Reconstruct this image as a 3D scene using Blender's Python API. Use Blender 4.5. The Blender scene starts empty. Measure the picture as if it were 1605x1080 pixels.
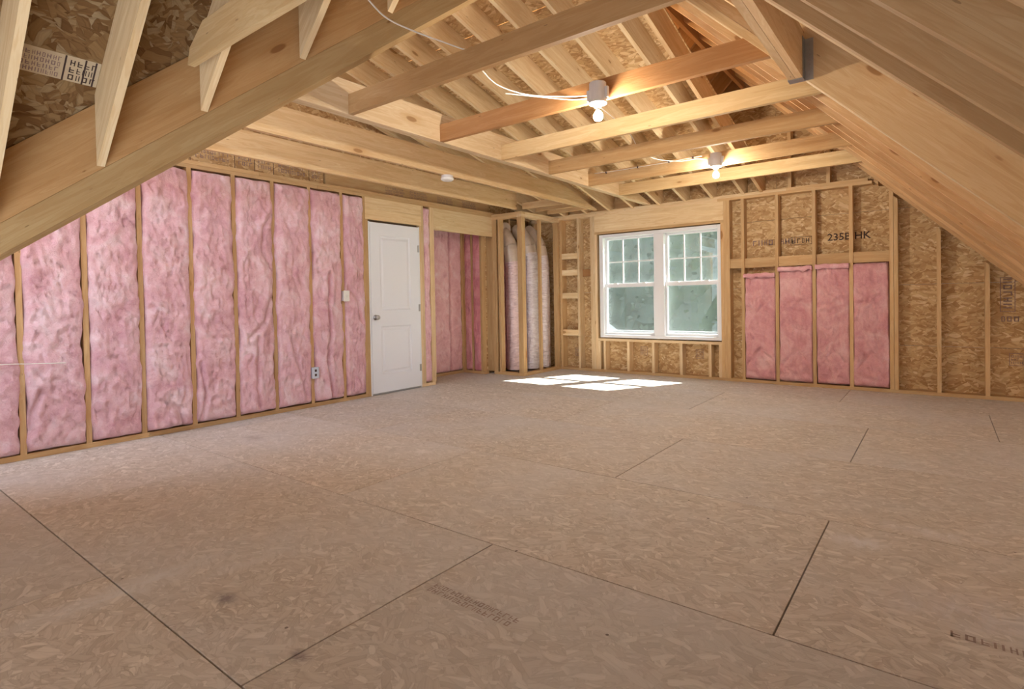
import bpy, bmesh, math, random
import numpy as np
from mathutils import Vector, Matrix, noise
random.seed(7)

# ------------------------------------------------------------------ camera
S = bpy.context.scene
F, YAW, PITCH, ROLL, CH, PY = 876.5, 0.6545, -0.0163, -0.0180, 1.1292, -56.0
def cam_axes():
    cy, sy, cp, sp = math.cos(YAW), math.sin(YAW), math.cos(PITCH), math.sin(PITCH)
    fw = Vector((-sy*cp, cy*cp, sp)); rt = Vector((cy, sy, 0)); up = rt.cross(fw)
    cr, sr = math.cos(ROLL), math.sin(ROLL)
    return fw, cr*rt + sr*up, -sr*rt + cr*up
fw, rt, up = cam_axes()
cd = bpy.data.cameras.new('camera'); cam = bpy.data.objects.new('camera', cd)
S.collection.objects.link(cam)
cd.sensor_width = 36; cd.lens = F/1605*36; cd.shift_y = PY/1605; cd.clip_start = .05; cd.clip_end = 200
M = Matrix((rt, up, -fw)).transposed().to_4x4(); M.translation = (0, 0, CH)
cam.matrix_world = M
S.camera = cam

# ------------------------------------------------------------------ world, sun, exposure
S.view_settings.view_transform = 'Standard'; S.view_settings.look = 'None'
S.view_settings.gamma = 1; S.view_settings.use_curve_mapping = False
S.view_settings.exposure = 0.0
W = bpy.data.worlds.new('world'); S.world = W; W.use_nodes = True
nt = W.node_tree; nt.nodes.clear()
wo = nt.nodes.new('ShaderNodeOutputWorld'); wb = nt.nodes.new('ShaderNodeBackground')
wb.inputs[0].default_value = (0.84, 0.91, 1.0, 1); wb.inputs[1].default_value = 4.4
nt.links.new(wb.outputs[0], wo.inputs[0])
sd = bpy.data.lights.new('sun', 'SUN'); sun = bpy.data.objects.new('sun', sd); S.collection.objects.link(sun)
sd.energy = 80; sd.angle = 0.009; sd.color = (1.0, .95, .86)
sun.rotation_euler = Vector((-.42, -.82, -1)).to_track_quat('-Z', 'Y').to_euler()

# ------------------------------------------------------------------ helpers
C = S.collection
def tag(o, label=None, cat=None, group=None, kind=None):
    if label: o['label'] = label
    if cat: o['category'] = cat
    if group: o['group'] = group
    if kind: o['kind'] = kind
    return o
def empty(name, loc=(0, 0, 0), **k):
    o = bpy.data.objects.new(name, None); o.location = loc; o.empty_display_size = .1
    C.objects.link(o); o.matrix_world = Matrix.Translation(loc); return tag(o, **k)
def link(name, me, M, mat, parent=None, color=(1, 1, 1), smooth=False):
    o = bpy.data.objects.new(name, me); C.objects.link(o)
    if mat and not me.materials: me.materials.append(mat)
    if smooth:
        for f in me.polygons: f.use_smooth = True
    o.color = (*color, 1)
    if parent:
        o.parent = parent; o.matrix_basis = parent.matrix_world.inverted() @ M
        o.matrix_world = M
    else: o.matrix_world = M
    return o
def frame(o, x, z):
    """matrix with local X along x and local Z near z"""
    x = Vector(x).normalized(); z = Vector(z); y = z.cross(x).normalized(); z = x.cross(y)
    m = Matrix((x, y, z)).transposed().to_4x4(); m.translation = Vector(o); return m
BOXF = [(0, 3, 2, 1), (4, 5, 6, 7), (0, 1, 5, 4), (1, 2, 6, 5), (2, 3, 7, 6), (3, 0, 4, 7)]
def boxv(x0, x1, y0, y1, z0, z1):
    return [(x0, y0, z0), (x1, y0, z0), (x1, y1, z0), (x0, y1, z0), (x0, y0, z1), (x1, y0, z1), (x1, y1, z1), (x0, y1, z1)]
def mesh(name, v, f):
    me = bpy.data.meshes.new(name); me.from_pydata([tuple(p) for p in v], [], f); me.update(); return me
def box(name, x0, x1, y0, y1, z0, z1, mat, parent=None, color=(1, 1, 1), bevel=0):
    """box whose local X follows its longest side, so that the grain does too"""
    c = Vector(((x0+x1)/2, (y0+y1)/2, (z0+z1)/2)); d = [x1-x0, y1-y0, z1-z0]
    a = d.index(max(d)); ax = [Vector((1, 0, 0)), Vector((0, 1, 0)), Vector((0, 0, 1))]
    b = (a+1) % 3; e = (a+2) % 3
    m = Matrix((ax[a], ax[b], ax[e])).transposed().to_4x4(); m.translation = c
    me = mesh(name, boxv(-d[a]/2, d[a]/2, -d[b]/2, d[b]/2, -d[e]/2, d[e]/2), BOXF)
    if bevel: bev(me, bevel)
    return link(name, me, m, mat, parent, color)
def bev(me, w, seg=1):
    bm = bmesh.new(); bm.from_mesh(me)
    bmesh.ops.bevel(bm, geom=bm.edges[:], offset=w, segments=seg, affect='EDGES'); bm.to_mesh(me); bm.free()
def prism(name, poly, ext, along, mat, parent=None, color=(1, 1, 1)):
    """polygon (world points) extruded by ext; local X follows 'along'"""
    poly = [Vector(p) for p in poly]; ext = Vector(ext); n = len(poly)
    c = sum(poly, Vector())/n + ext/2
    m = frame(c, along, ext); mi = m.inverted()
    nrm = (poly[1]-poly[0]).cross(poly[2]-poly[1])
    if nrm.dot(ext) < 0: poly.reverse()
    v = [mi @ p for p in poly] + [mi @ (p+ext) for p in poly]
    f = [tuple(range(n-1, -1, -1)), tuple(range(n, 2*n))] + [(i, (i+1) % n, n+(i+1) % n, n+i) for i in range(n)]
    return link(name, mesh(name, v, f), m, mat, parent, color)
class MB:
    def __init__(s): s.v = []; s.f = []
    def add(s, v, f):
        n = len(s.v); s.v += [tuple(p) for p in v]; s.f += [tuple(i+n for i in q) for q in f]; return s
    def box(s, *a): return s.add(boxv(*a), BOXF)
    def cyl(s, a, b, r, n=16, r2=None):
        a = Vector(a); b = Vector(b); m = frame(a, b-a, (0, 0, 1) if abs((b-a).normalized().z) < .9 else (1, 0, 0)); L = (b-a).length
        r2 = r if r2 is None else r2
        v = [m @ Vector((0, r*math.cos(t), r*math.sin(t))) for t in (2*math.pi*i/n for i in range(n))]
        v += [m @ Vector((L, r2*math.cos(t), r2*math.sin(t))) for t in (2*math.pi*i/n for i in range(n))]
        return s.add(v, [tuple(range(n-1, -1, -1)), tuple(range(n, 2*n))] + [(i, (i+1) % n, n+(i+1) % n, n+i) for i in range(n)])
    def lathe(s, prof, c=(0, 0, 0), n=24):
        """profile of (r, z) about the Z axis through c"""
        v = []; f = []; k = len(prof)
        for i in range(n):
            t = 2*math.pi*i/n
            v += [(c[0]+r*math.cos(t), c[1]+r*math.sin(t), c[2]+z) for r, z in prof]
        for i in range(n):
            j = (i+1) % n
            for q in range(k-1): f.append((i*k+q, j*k+q, j*k+q+1, i*k+q+1))
        return s.add(v, f)
    def link(s, name, mat, parent=None, color=(1, 1, 1), smooth=False, M=Matrix()):
        me = mesh(name, s.v, s.f)
        if M != Matrix():
            me.transform(M.inverted())
        return link(name, me, M, mat, parent, color, smooth)
def tube(pts, r, n=8, sub=6):
    """smooth tube through pts (Catmull-Rom)"""
    P = [Vector(p) for p in pts]; Q = []
    for i in range(len(P)-1):
        a, b, c, d = P[max(i-1, 0)], P[i], P[i+1], P[min(i+2, len(P)-1)]
        for k in range(sub):
            t = k/sub
            Q.append(.5*((2*b)+(c-a)*t+(2*a-5*b+4*c-d)*t*t+(3*b-a-3*c+d)*t**3))
    Q.append(P[-1]); v = []; f = []
    for i, q in enumerate(Q):
        d = Q[min(i+1, len(Q)-1)]-Q[max(i-1, 0)]
        m = frame(q, d, (0, 0, 1) if abs(d.normalized().z) < .95 else (0, 1, 0))
        v += [m @ Vector((0, r*math.cos(2*math.pi*j/n), r*math.sin(2*math.pi*j/n))) for j in range(n)]
    for i in range(len(Q)-1):
        for j in range(n): f.append((i*n+j, i*n+(j+1) % n, (i+1)*n+(j+1) % n, (i+1)*n+j))
    return v, f, Q

# ------------------------------------------------------------------ materials
def material(name):
    m = bpy.data.materials.new(name); m.use_nodes = True; t = m.node_tree; t.nodes.clear()
    o = t.nodes.new('ShaderNodeOutputMaterial'); b = t.nodes.new('ShaderNodeBsdfPrincipled')
    t.links.new(b.outputs[0], o.inputs[0]); return m, t, b
class N:
    def __init__(s, t): s.t = t
    def n(s, typ, **k):
        x = s.t.nodes.new(typ)
        for a, b in k.items():
            if a.startswith('i_'): x.inputs[int(a[2:])].default_value = b
            else: setattr(x, a, b)
        return x
    def l(s, a, b): s.t.links.new(a, b)
    def math(s, op, a, b=None, c=None, clamp=False):
        x = s.n('ShaderNodeMath', operation=op, use_clamp=clamp)
        for i, q in enumerate((a, b, c)):
            if q is None: continue
            if isinstance(q, (int, float)): x.inputs[i].default_value = q
            else: s.l(q, x.inputs[i])
        return x.outputs[0]
    def vmath(s, op, a, b):
        x = s.n('ShaderNodeVectorMath', operation=op)
        for i, q in enumerate((a, b)):
            if isinstance(q, tuple): x.inputs[i].default_value = q
            else: s.l(q, x.inputs[i])
        return x.outputs[0]
    def ramp(s, fac, stops):
        x = s.n('ShaderNodeValToRGB'); e = x.color_ramp.elements
        while len(e) < len(stops): e.new(.5)
        for q, (p, c) in zip(e, stops): q.position = p; q.color = (*c, 1)
        s.l(fac, x.inputs[0]); return x.outputs[0]
    def mix(s, f, a, b, mode='MIX'):
        x = s.n('ShaderNodeMix', data_type='RGBA', blend_type=mode)
        for i, q in ((0, f), (6, a), (7, b)):
            if isinstance(q, (int, float)): x.inputs[i].default_value = q
            elif isinstance(q, tuple): x.inputs[i].default_value = (*q, 1)
            else: s.l(q, x.inputs[i])
        return x.outputs[2]
    def noise(s, v, scale, detail=3, rough=.5, dist=0):
        x = s.n('ShaderNodeTexNoise'); x.inputs['Scale'].default_value = scale; x.inputs['Detail'].default_value = detail
        x.inputs['Roughness'].default_value = rough; x.inputs['Distortion'].default_value = dist
        s.l(v, x.inputs['Vector']); return x.outputs[0]
    def vor(s, v, scale, feature='F1', rnd=1):
        x = s.n('ShaderNodeTexVoronoi', feature=feature); x.inputs['Scale'].default_value = scale
        x.inputs['Randomness'].default_value = rnd; s.l(v, x.inputs['Vector']); return x
    def bump(s, h, strength, dist, bsdf):
        x = s.n('ShaderNodeBump'); x.inputs['Strength'].default_value = strength; x.inputs['Distance'].default_value = dist
        s.l(h, x.inputs['Height']); s.l(x.outputs[0], bsdf.inputs['Normal'])
def local_coords(g, spread=20):
    tc = g.n('ShaderNodeTexCoord'); oi = g.n('ShaderNodeObjectInfo')
    r = g.math('MULTIPLY', oi.outputs['Random'], spread)
    cv = g.n('ShaderNodeCombineXYZ'); g.l(r, cv.inputs[0]); g.l(r, cv.inputs[1]); g.l(r, cv.inputs[2])
    return g.vmath('ADD', tc.outputs['Object'], cv.outputs[0]), oi

def make_lumber():
    m, t, b = material('lumber'); g = N(t); P, oi = local_coords(g)
    S1 = g.vmath('MULTIPLY', P, (1.1, 13, 13))
    n1 = g.noise(S1, 1.6, 4, .55, .6)
    rings = g.math('SINE', g.math('MULTIPLY', n1, 46))
    rings = g.math('MULTIPLY_ADD', rings, .5, .5)
    fine = g.noise(g.vmath('MULTIPLY', P, (6, 160, 160)), 1, 2)
    col = g.ramp(n1, [(.25, (.62, .46, .28)), (.5, (.74, .59, .40)), (.75, (.82, .70, .51))])
    col = g.mix(g.math('MULTIPLY', rings, .30), col, (.58, .36, .17))
    col = g.mix(g.math('MULTIPLY', fine, .28), col, (.60, .42, .24))
    kv = g.vor(g.vmath('MULTIPLY', P, (2.1, 6.0, 6.0)), 1.0)
    kd = kv.outputs['Distance']; kr = g.n('ShaderNodeSeparateColor'); g.l(kv.outputs['Color'], kr.inputs[0])
    size = g.math('MULTIPLY', kr.outputs[0], .15)
    km = g.math('MULTIPLY', g.math('SUBTRACT', size, kd), 30, clamp=True)
    col = g.mix(g.math('MULTIPLY', km, .72), col, (.20, .09, .03))
    halo = g.math('MULTIPLY', g.math('SUBTRACT', g.math('MULTIPLY', size, 2.6), kd), 5, clamp=True)
    col = g.mix(g.math('MULTIPLY', halo, .28), col, (.50, .26, .09))
    # nail heads and small dark specks
    nv = g.vor(g.vmath('MULTIPLY', P, (3.2, 14, 14)), 1.0)
    nm = g.math('LESS_THAN', nv.outputs['Distance'], .045)
    col = g.mix(g.math('MULTIPLY', nm, .5), col, (.16, .09, .05))
    tone = g.math('MULTIPLY_ADD', oi.outputs['Random'], .22, .89)
    tv = g.n('ShaderNodeCombineColor'); [g.l(tone, tv.inputs[i]) for i in range(3)]
    col = g.mix(1.0, col, tv.outputs[0], 'MULTIPLY'); col = g.mix(1.0, col, oi.outputs['Color'], 'MULTIPLY')
    g.l(col, b.inputs['Base Color']); b.inputs['Roughness'].default_value = .72
    b.inputs['Specular IOR Level'].default_value = .25
    g.bump(g.math('ADD', rings, fine), .25, .001, b)
    return m

def strands(g, P, sx, sy, cell, spread_angle, base_angle=0):
    """randomly turned long flakes; returns per-flake random value and edge distance"""
    wob = g.noise(P, 9, 2)
    cv = g.vor(P, cell); sc = g.n('ShaderNodeSeparateColor'); g.l(cv.outputs['Color'], sc.inputs[0])
    ang = g.math('MULTIPLY_ADD', g.math('SUBTRACT', sc.outputs[0], .5), spread_angle, base_angle)
    ro = g.n('ShaderNodeVectorRotate', rotation_type='Z_AXIS'); g.l(P, ro.inputs['Vector']); g.l(ang, ro.inputs['Angle'])
    q = g.vmath('MULTIPLY', ro.outputs[0], (sx, sy, 1)); w = g.n('ShaderNodeCombineXYZ')
    g.l(g.math('MULTIPLY', wob, 1.6), w.inputs[1]); q = g.vmath('ADD', q, w.outputs[0])
    v = g.vor(q, 1.0); s2 = g.n('ShaderNodeSeparateColor'); g.l(v.outputs['Color'], s2.inputs[0])
    e = g.vor(q, 1.0, 'DISTANCE_TO_EDGE')
    return s2.outputs[0], s2.outputs[1], e.outputs['Distance'], q
def make_osb(name, stops, gap, fl=1.0, dirt=None, bump=.5, edge=.6, blend=.5, spread=2.4):
    m, t, b = material(name); g = N(t); P, oi = local_coords(g)
    r1, a1, e1, q1 = strands(g, P, 7*fl, 30*fl, 9*fl, spread)
    r2, a2, e2, q2 = strands(g, g.vmath('ADD', P, (3.3, 7.1, 0)), 11*fl, 44*fl, 13*fl, spread*1.25)
    sel = g.math('GREATER_THAN', a1, blend)
    mixr = g.n('ShaderNodeMix', data_type='FLOAT'); g.l(sel, mixr.inputs[0]); g.l(r1, mixr.inputs[2]); g.l(r2, mixr.inputs[3])
    mixe = g.n('ShaderNodeMix', data_type='FLOAT'); g.l(sel, mixe.inputs[0]); g.l(e1, mixe.inputs[2]); g.l(e2, mixe.inputs[3])
    col = g.ramp(mixr.outputs[0], stops)
    fib = g.noise(g.vmath('MULTIPLY', q1, (1, 3.5, 1)), 1.6, 3, .6)
    col = g.mix(g.math('MULTIPLY', g.math('SUBTRACT', fib, .3, clamp=True), edge), col, gap)
    ed = g.math('SUBTRACT', 1, g.math('MULTIPLY', mixe.outputs[0], 9), clamp=True)
    big = g.noise(P, 2.2, 3)
    col = g.mix(g.math('MULTIPLY', g.math('MULTIPLY', ed, big), edge), col, gap)
    if dirt:
        d = g.noise(P, .9, 4, .6)
        d = g.math('MULTIPLY', g.math('SUBTRACT', d, .42), 4, clamp=True)
        col = g.mix(g.math('MULTIPLY', d, .5), col, dirt)
        sp = g.vor(P, 4.2); spm = g.math('LESS_THAN', sp.outputs['Distance'], .03)
        col = g.mix(g.math('MULTIPLY', spm, .75), col, (.09, .07, .06))
        sm = g.noise(g.vmath('MULTIPLY', P, (3, 9, 1)), 1.3, 5, .7); sm = g.math('MULTIPLY', g.math('SUBTRACT', sm, .68), 9, clamp=True)
        col = g.mix(g.math('MULTIPLY', sm, .45), col, (.20, .16, .15))
    if dirt:
        ge = g.n('ShaderNodeNewGeometry'); wn = g.noise(g.vmath('MULTIPLY', ge.outputs['Position'], (14, 5, 1)), 1, 5, .7)
        for (sx, sy, wx, wy, c_, am) in ((-2.585, .80, .11, .46, (.66, .65, .63), .75), (-2.42, 1.22, .08, .25, (.62, .60, .58), .4), (-2.19, 1.01, .10, .05, (.20, .17, .17), .8), (-1.63, .98, .06, .035, (.20, .16, .16), .8),
                                   (-.30, 2.95, .16, .10, (.74, .73, .74), .6), (-.05, 3.25, .3, .10, (.74, .73, .74), .4), (.15, 2.5, .4, .25, (.66, .65, .68), .4), (-3.1, 2.9, .10, .07, (.76, .72, .68), .7), (-4.6, 2.4, .16, .10, (.34, .28, .26), .5)):
            e_ = g.vmath('MULTIPLY', g.vmath('ADD', ge.outputs['Position'], (-sx, -sy, 0)), (1/wx, 1/wy, 0))
            ln = g.n('ShaderNodeVectorMath', operation='LENGTH'); g.l(e_, ln.inputs[0])
            mk = g.math('MULTIPLY', g.math('SUBTRACT', 1, ln.outputs['Value'], clamp=True), g.math('MULTIPLY', g.math('SUBTRACT', wn, .30, clamp=True), 5), clamp=True)
            col = g.mix(g.math('MULTIPLY', mk, am), col, c_)
    col = g.mix(1.0, col, oi.outputs['Color'], 'MULTIPLY')
    g.l(col, b.inputs['Base Color']); b.inputs['Roughness'].default_value = .8; b.inputs['Specular IOR Level'].default_value = .2
    g.bump(g.math('ADD', mixr.outputs[0], fib), bump, .0015, b)
    return m
def make_batt():
    m, t, b = material('fiberglass'); g = N(t); P, oi = local_coords(g)
    n1 = g.noise(P, 4.5, 5, .62, .8); n2 = g.noise(P, 28, 5, .7, 1.4)
    col = g.ramp(n1, [(.3, (.67, .34, .41)), (.5, (.82, .51, .57)), (.7, (.93, .74, .79))])
    col = g.mix(g.math('MULTIPLY', g.math('SUBTRACT', n2, .35, clamp=True), 1.0), col, (.95, .72, .73))
    fibers = g.noise(g.vmath('MULTIPLY', P, (30, 30, 30)), 1, 6, .75, 3.5)
    col = g.mix(g.math('MULTIPLY', g.math('SUBTRACT', fibers, .52, clamp=True), 2.4), col, (.50, .17, .22))
    col = g.mix(1.0, col, oi.outputs['Color'], 'MULTIPLY')
    g.l(col, b.inputs['Base Color']); b.inputs['Roughness'].default_value = 1; b.inputs['Specular IOR Level'].default_value = .05
    b.inputs['Sheen Weight'].default_value = .25; b.inputs['Sheen Roughness'].default_value = .6
    g.bump(g.math('ADD', n2, fibers), .6, .012, b)
    return m
def make_foil():
    m, t, b = material('crinkled_foil'); g = N(t); P, oi = local_coords(g)
    n = g.noise(g.vmath('MULTIPLY', P, (9, 9, 34)), 1, 5, .6, 1.0)
    col = g.ramp(n, [(.3, (.60, .52, .55)), (.7, (.90, .86, .88))])
    col = g.mix(1.0, col, oi.outputs['Color'], 'MULTIPLY')
    g.l(col, b.inputs['Base Color']); b.inputs['Metallic'].default_value = .75; b.inputs['Roughness'].default_value = .34
    g.bump(n, .9, .02, b); return m
def plain(name, c, rough=.5, metal=0, spec=.5, var=.06, emit=None, bump=0):
    m, t, b = material(name); g = N(t); P, oi = local_coords(g)
    n = g.noise(P, 30, 3)
    col = g.mix(g.math('MULTIPLY', n, var*2), tuple(c), tuple(x*.6 for x in c))
    g.l(col, b.inputs['Base Color']); b.inputs['Roughness'].default_value = rough; b.inputs['Metallic'].default_value = metal
    b.inputs['Specular IOR Level'].default_value = spec
    if emit: b.inputs['Emission Color'].default_value = (*emit[0], 1); b.inputs['Emission Strength'].default_value = emit[1]
    if bump: g.bump(n, bump, .002, b)
    return m
LUM = make_lumber()
OSB = make_osb('osb_sheathing', [(.0, (.40, .23, .10)), (.3, (.52, .33, .16)), (.6, (.60, .41, .21)), (.85, (.68, .49, .27)), (1, (.76, .59, .36))], (.20, .10, .04), 1.05, bump=.25, edge=.42, spread=1.3)
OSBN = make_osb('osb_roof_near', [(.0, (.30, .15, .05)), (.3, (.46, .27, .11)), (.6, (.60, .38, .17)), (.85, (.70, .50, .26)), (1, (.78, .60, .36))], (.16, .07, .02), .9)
FLO = make_osb('osb_subfloor', [(.0, (.50, .445, .375)), (.35, (.59, .53, .455)), (.8, (.64, .585, .51)), (1, (.74, .685, .60))], (.26, .20, .16), 1.35, dirt=(.58, .57, .56), bump=.25, edge=.46, spread=1.9)
BATT = make_batt(); FOIL = make_foil()
SLEEVE = plain('plastic_sleeve', (.62, .50, .40), .3, .1, .6, .25, bump=.6)
WHITE = plain('white_vinyl', (.74, .75, .78), .35, var=.01)
DOORP = plain('primed_door', (.80, .83, .90), .42, var=.015)
NICKEL = plain('satin_nickel', (.42, .41, .40), .35, 1)
STEEL = plain('galvanised_steel', (.45, .47, .48), .45, .9, var=.3)
DARKGAP = plain('joint_shadow_gap', (.10, .065, .045), .9, spec=.05)
INK = plain('printed_ink', (.07, .045, .04), .8, spec=.1)
FADED = plain('faded_ink', (.26, .18, .17), .8, spec=.1)
FPRINT = plain('worn_floor_print', (.40, .31, .28), .85, spec=.1, var=.3)
PALE = plain('pale_print_ground', (.62, .50, .34), .85, spec=.1, var=.2)
PLASTIC = plain('box_plastic', (.55, .60, .70), .5)
IVORY = plain('ivory_plastic', (.82, .80, .76), .45)
CERAM = plain('white_porcelain', (.9, .9, .88), .3)
GREYB = plain('grey_box_plastic', (.66, .62, .60), .55)
CABLE = plain('cable_jacket', (.80, .76, .70), .5)
BULB = plain('lit_bulb', (1, 1, 1), .3, emit=((1.0, .91, .78), 1300))
DUST = plain('plaster_dust', (.66, .62, .58), .95, spec=.05, var=.15)
def make_glass():
    m, t, b = material('window_glass'); g = N(t)
    t.nodes.remove(b); o = [x for x in t.nodes if x.type == 'OUTPUT_MATERIAL'][0]
    tr = g.n('ShaderNodeBsdfTransparent'); tr.inputs[0].default_value = (.95, .98, .97, 1)
    gl = g.n('ShaderNodeBsdfGlossy'); gl.inputs['Roughness'].default_value = .02
    fr = g.n('ShaderNodeLayerWeight'); fr.inputs[0].default_value = .5
    mx = g.n('ShaderNodeMixShader'); g.l(g.math('MULTIPLY_ADD', g.math('POWER', fr.outputs['Facing'], 5), .7, .03), mx.inputs[0]); g.l(tr.outputs[0], mx.inputs[1]); g.l(gl.outputs[0], mx.inputs[2])
    g.l(mx.outputs[0], o.inputs[0]); return m
def make_screen():
    m, t, b = material('insect_screen'); g = N(t)
    t.nodes.remove(b); o = [x for x in t.nodes if x.type == 'OUTPUT_MATERIAL'][0]
    tr = g.n('ShaderNodeBsdfTransparent'); df = g.n('ShaderNodeBsdfDiffuse'); df.inputs[0].default_value = (.20, .22, .22, 1)
    mx = g.n('ShaderNodeMixShader'); mx.inputs[0].default_value = .30; g.l(tr.outputs[0], mx.inputs[1]); g.l(df.outputs[0], mx.inputs[2])
    g.l(mx.outputs[0], o.inputs[0]); return m
GLASS = make_glass(); SCREEN = make_screen()
def make_leaf():
    m, t, b = material('leaves'); g = N(t); P, oi = local_coords(g)
    n = g.noise(P, 3, 4)
    col = g.ramp(n, [(.3, (.065, .078, .070)), (.6, (.095, .110, .10)), (.8, (.14, .155, .14))])
    col = g.mix(1.0, col, oi.outputs['Color'], 'MULTIPLY')
    g.l(col, b.inputs['Base Color']); b.inputs['Roughness'].default_value = .6; return m
LEAF = make_leaf()
BARK = plain('bark', (.16, .12, .09), .9, var=.4)
GRASS = plain('lawn', (.12, .20, .07), .9, var=.4)
SIDING = plain('white_siding', (.5, .51, .53), .6)
ROOFING = plain('asphalt_shingle', (.16, .16, .17), .9, var=.3)

# ------------------------------------------------------------------ dimensions
LX, BY, RX = -5.427, 7.608, 1.80         # left wall face, back wall face, right eave line on the floor
WD = .14                                  # stud depth
ZC = 2.45                                 # top of the wall plates
P2C, P3C = 1.80, 5.60                     # rafter undersides: right z = P2C-x, left z = x+P3C
RIDX = (P2C-P3C)/2; RIDZ = RIDX+P3C
RD = .39                                  # rafter depth measured plumb
def shed(y): return ZC + .25*(7.56-y)     # shed rafter undersides
SD = .245                                 # shed rafter depth measured plumb
VN = 1.225; VC = VN*-3.695-1.11           # valley line: VN*x - y = VC
def vy(x): return VN*x - VC
RZ0, RZ1, RXA, RXB = .45, 1.05, -3.4, .0   # unseen opening added in the rear wall to let light in
YN = -2.0                                 # near end of the roof that is built
TW = .038
warm = (.84, .72, .56); pale = (.98, .94, .86); red = (.55, .36, .22); tan = (.80, .68, .52); light = (1.06, 1.04, .94)

# ------------------------------------------------------------------ floor
HY, HXA, HXB = -.10, -4.2, 1.0            # unseen floor hole, added to send light up onto the rafters
floor = MB().box(-6.2, 1.95, HY, 7.76, -.08, -.0215).box(-6.2, HXA, YN, HY, -.08, -.0215).box(HXB, 1.95, YN, HY, -.08, -.0215).link('floor', DARKGAP); tag(floor, kind='structure')
rows = [-3.908+1.1765*k for k in range(11)]
rows = [.798+1.1765*k for k in range(-3, 7)]
offs = {-3: -1.64, -2: -2.80, -1: -.44, 0: -1.65, 1: -2.80, 2: -1.63, 3: -2.84, 4: -2.01, 5: -3.2}
k = -3; G = .0028
for i in range(len(rows)-1):
    kk = i-3
    y0, y1 = max(rows[i]+G, HY if kk > -2 else YN), min(rows[i+1]-G, 7.755)
    xo = offs.get(kk, -1.0); xs = sorted(xo+2.353*j for j in range(-4, 5))
    xs = [-5.96] + [x for x in xs if -5.9 < x < 1.85] + [1.94]
    if y1 <= y0: continue
    if y1 < .5: xs = [-5.96, HXA, 9, 9, HXB, 1.94] if y1 <= -.3 else xs
    for a, b_ in zip(xs[:-1], xs[1:]):
        if 9 in (a, b_): continue
        v = boxv(a+G, b_-G, y0, y1, -.0215, random.uniform(-.0006, 0))
        c = Vector(((a+b_)/2, (y0+y1)/2, 0)); me = mesh('subfloor_panel', [Vector(p)-c for p in v], BOXF); bev(me, .0012)
        tn = random.uniform(.98, 1.08)
        link('subfloor_panel', me, Matrix.Translation(c), FLO, floor, (tn, tn, tn*1.05))
# marks on the floor
def flat(name, polys, z, mat, parent, M=Matrix()):
    mb = MB()
    for p in polys: mb.add([(x, y, z) for x, y in p], [tuple(range(len(p)))])
    return mb.link(name, mat, parent, M=M)
def blob(cx, cy, rx, ry, ang, n=18, rough=.3, seed=0):
    r = random.Random(seed); out = []
    for i in range(n):
        t = 2*math.pi*i/n; k = 1+rough*(r.random()-.5)
        x, y = rx*k*math.cos(t), ry*k*math.sin(t)
        out.append((cx+x*math.cos(ang)-y*math.sin(ang), cy+x*math.sin(ang)+y*math.cos(ang)))
    return out

# ------------------------------------------------------------------ walls: shared builders
def stud(parent, x0, x1, y0, y1, z0, z1, color=tan): return box('stud', x0, x1, y0, y1, z0, z1, LUM, parent, color)
def sheath(parent, origin, ux, uy, pts, th=.012, name='sheathing_panel', mat=OSB, color=(1, 1, 1)):
    """panel in the plane origin+ux*a+uy*b, pts are (a, b); thickness away along ux x uy"""
    ux = Vector(ux).normalized(); uy = Vector(uy).normalized(); nz = ux.cross(uy)
    ca = sum(p[0] for p in pts)/len(pts); cb = sum(p[1] for p in pts)/len(pts)
    m = Matrix((ux, uy, nz)).transposed().to_4x4(); m.translation = Vector(origin)+ux*ca+uy*cb
    area = sum(pts[i][0]*pts[(i+1) % len(pts)][1]-pts[(i+1) % len(pts)][0]*pts[i][1] for i in range(len(pts)))
    if area < 0: pts = pts[::-1]
    n = len(pts); v = [(a-ca, b-cb, 0) for a, b in pts]+[(a-ca, b-cb, th) for a, b in pts]
    f = [tuple(range(n-1, -1, -1)), tuple(range(n, 2*n))]+[(i, (i+1) % n, n+(i+1) % n, n+i) for i in range(n)]
    return link(name, mesh(name, v, f), m, mat, parent, color)
def clip_poly(poly, a, b, c):
    """keep a*x+b*y<=c"""
    out = []
    for i in range(len(poly)):
        p, q = poly[i], poly[(i+1) % len(poly)]; dp = a*p[0]+b*p[1]-c; dq = a*q[0]+b*q[1]-c
        if dp <= 0: out.append(p)
        if dp*dq < 0: t = dp/(dp-dq); out.append((p[0]+t*(q[0]-p[0]), p[1]+t*(q[1]-p[1])))
    return out

# ------------------------------------------------------------------ wall_back
wb_ = empty('wall_back', (0, BY, 0), kind='structure')
Y0, Y1 = BY, BY+WD
box('bottom_plate', -5.40, 1.72, Y0, Y1, 0, .038, LUM, wb_, tan)
box('top_plate', -5.40, -2.36, Y0, Y1, 2.385, 2.419, LUM, wb_, pale)
box('top_plate', -2.36, -.62, Y0, Y1, 2.385, 2.419, LUM, wb_, warm)
box('top_plate', -5.40, -1.52, Y0, Y1, 2.420, 2.455, LUM, wb_, pale)
box('top_plate', -1.52, -.66, Y0, Y1, 2.420, 2.455, LUM, wb_, warm)
def slope_top(x): return P2C-x-.02
for x0, col in ((-4.855, tan), (-4.53, pale), (-2.062, tan), (-1.652, tan), (-1.237, warm), (-.851, warm), (-.460, warm)):
    stud(wb_, x0, x0+TW, Y0, Y1, .038, 2.385, col)
stud(wb_, -5.38, -5.38+TW, Y0, Y1, .038, 2.385, warm)
def rake_stud(x0):
    z1, z2 = slope_top(x0)+.02, slope_top(x0+TW)+.02
    prism('stud', [(x0, Y0, .038), (x0+TW, Y0, .038), (x0+TW, Y0, z2), (x0, Y0, z1)], (0, WD, 0), (0, 0, 1), LUM, wb_, warm)
for x in (-.419, -.036, .365, .765, 1.165, 1.52): rake_stud(x)
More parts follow.
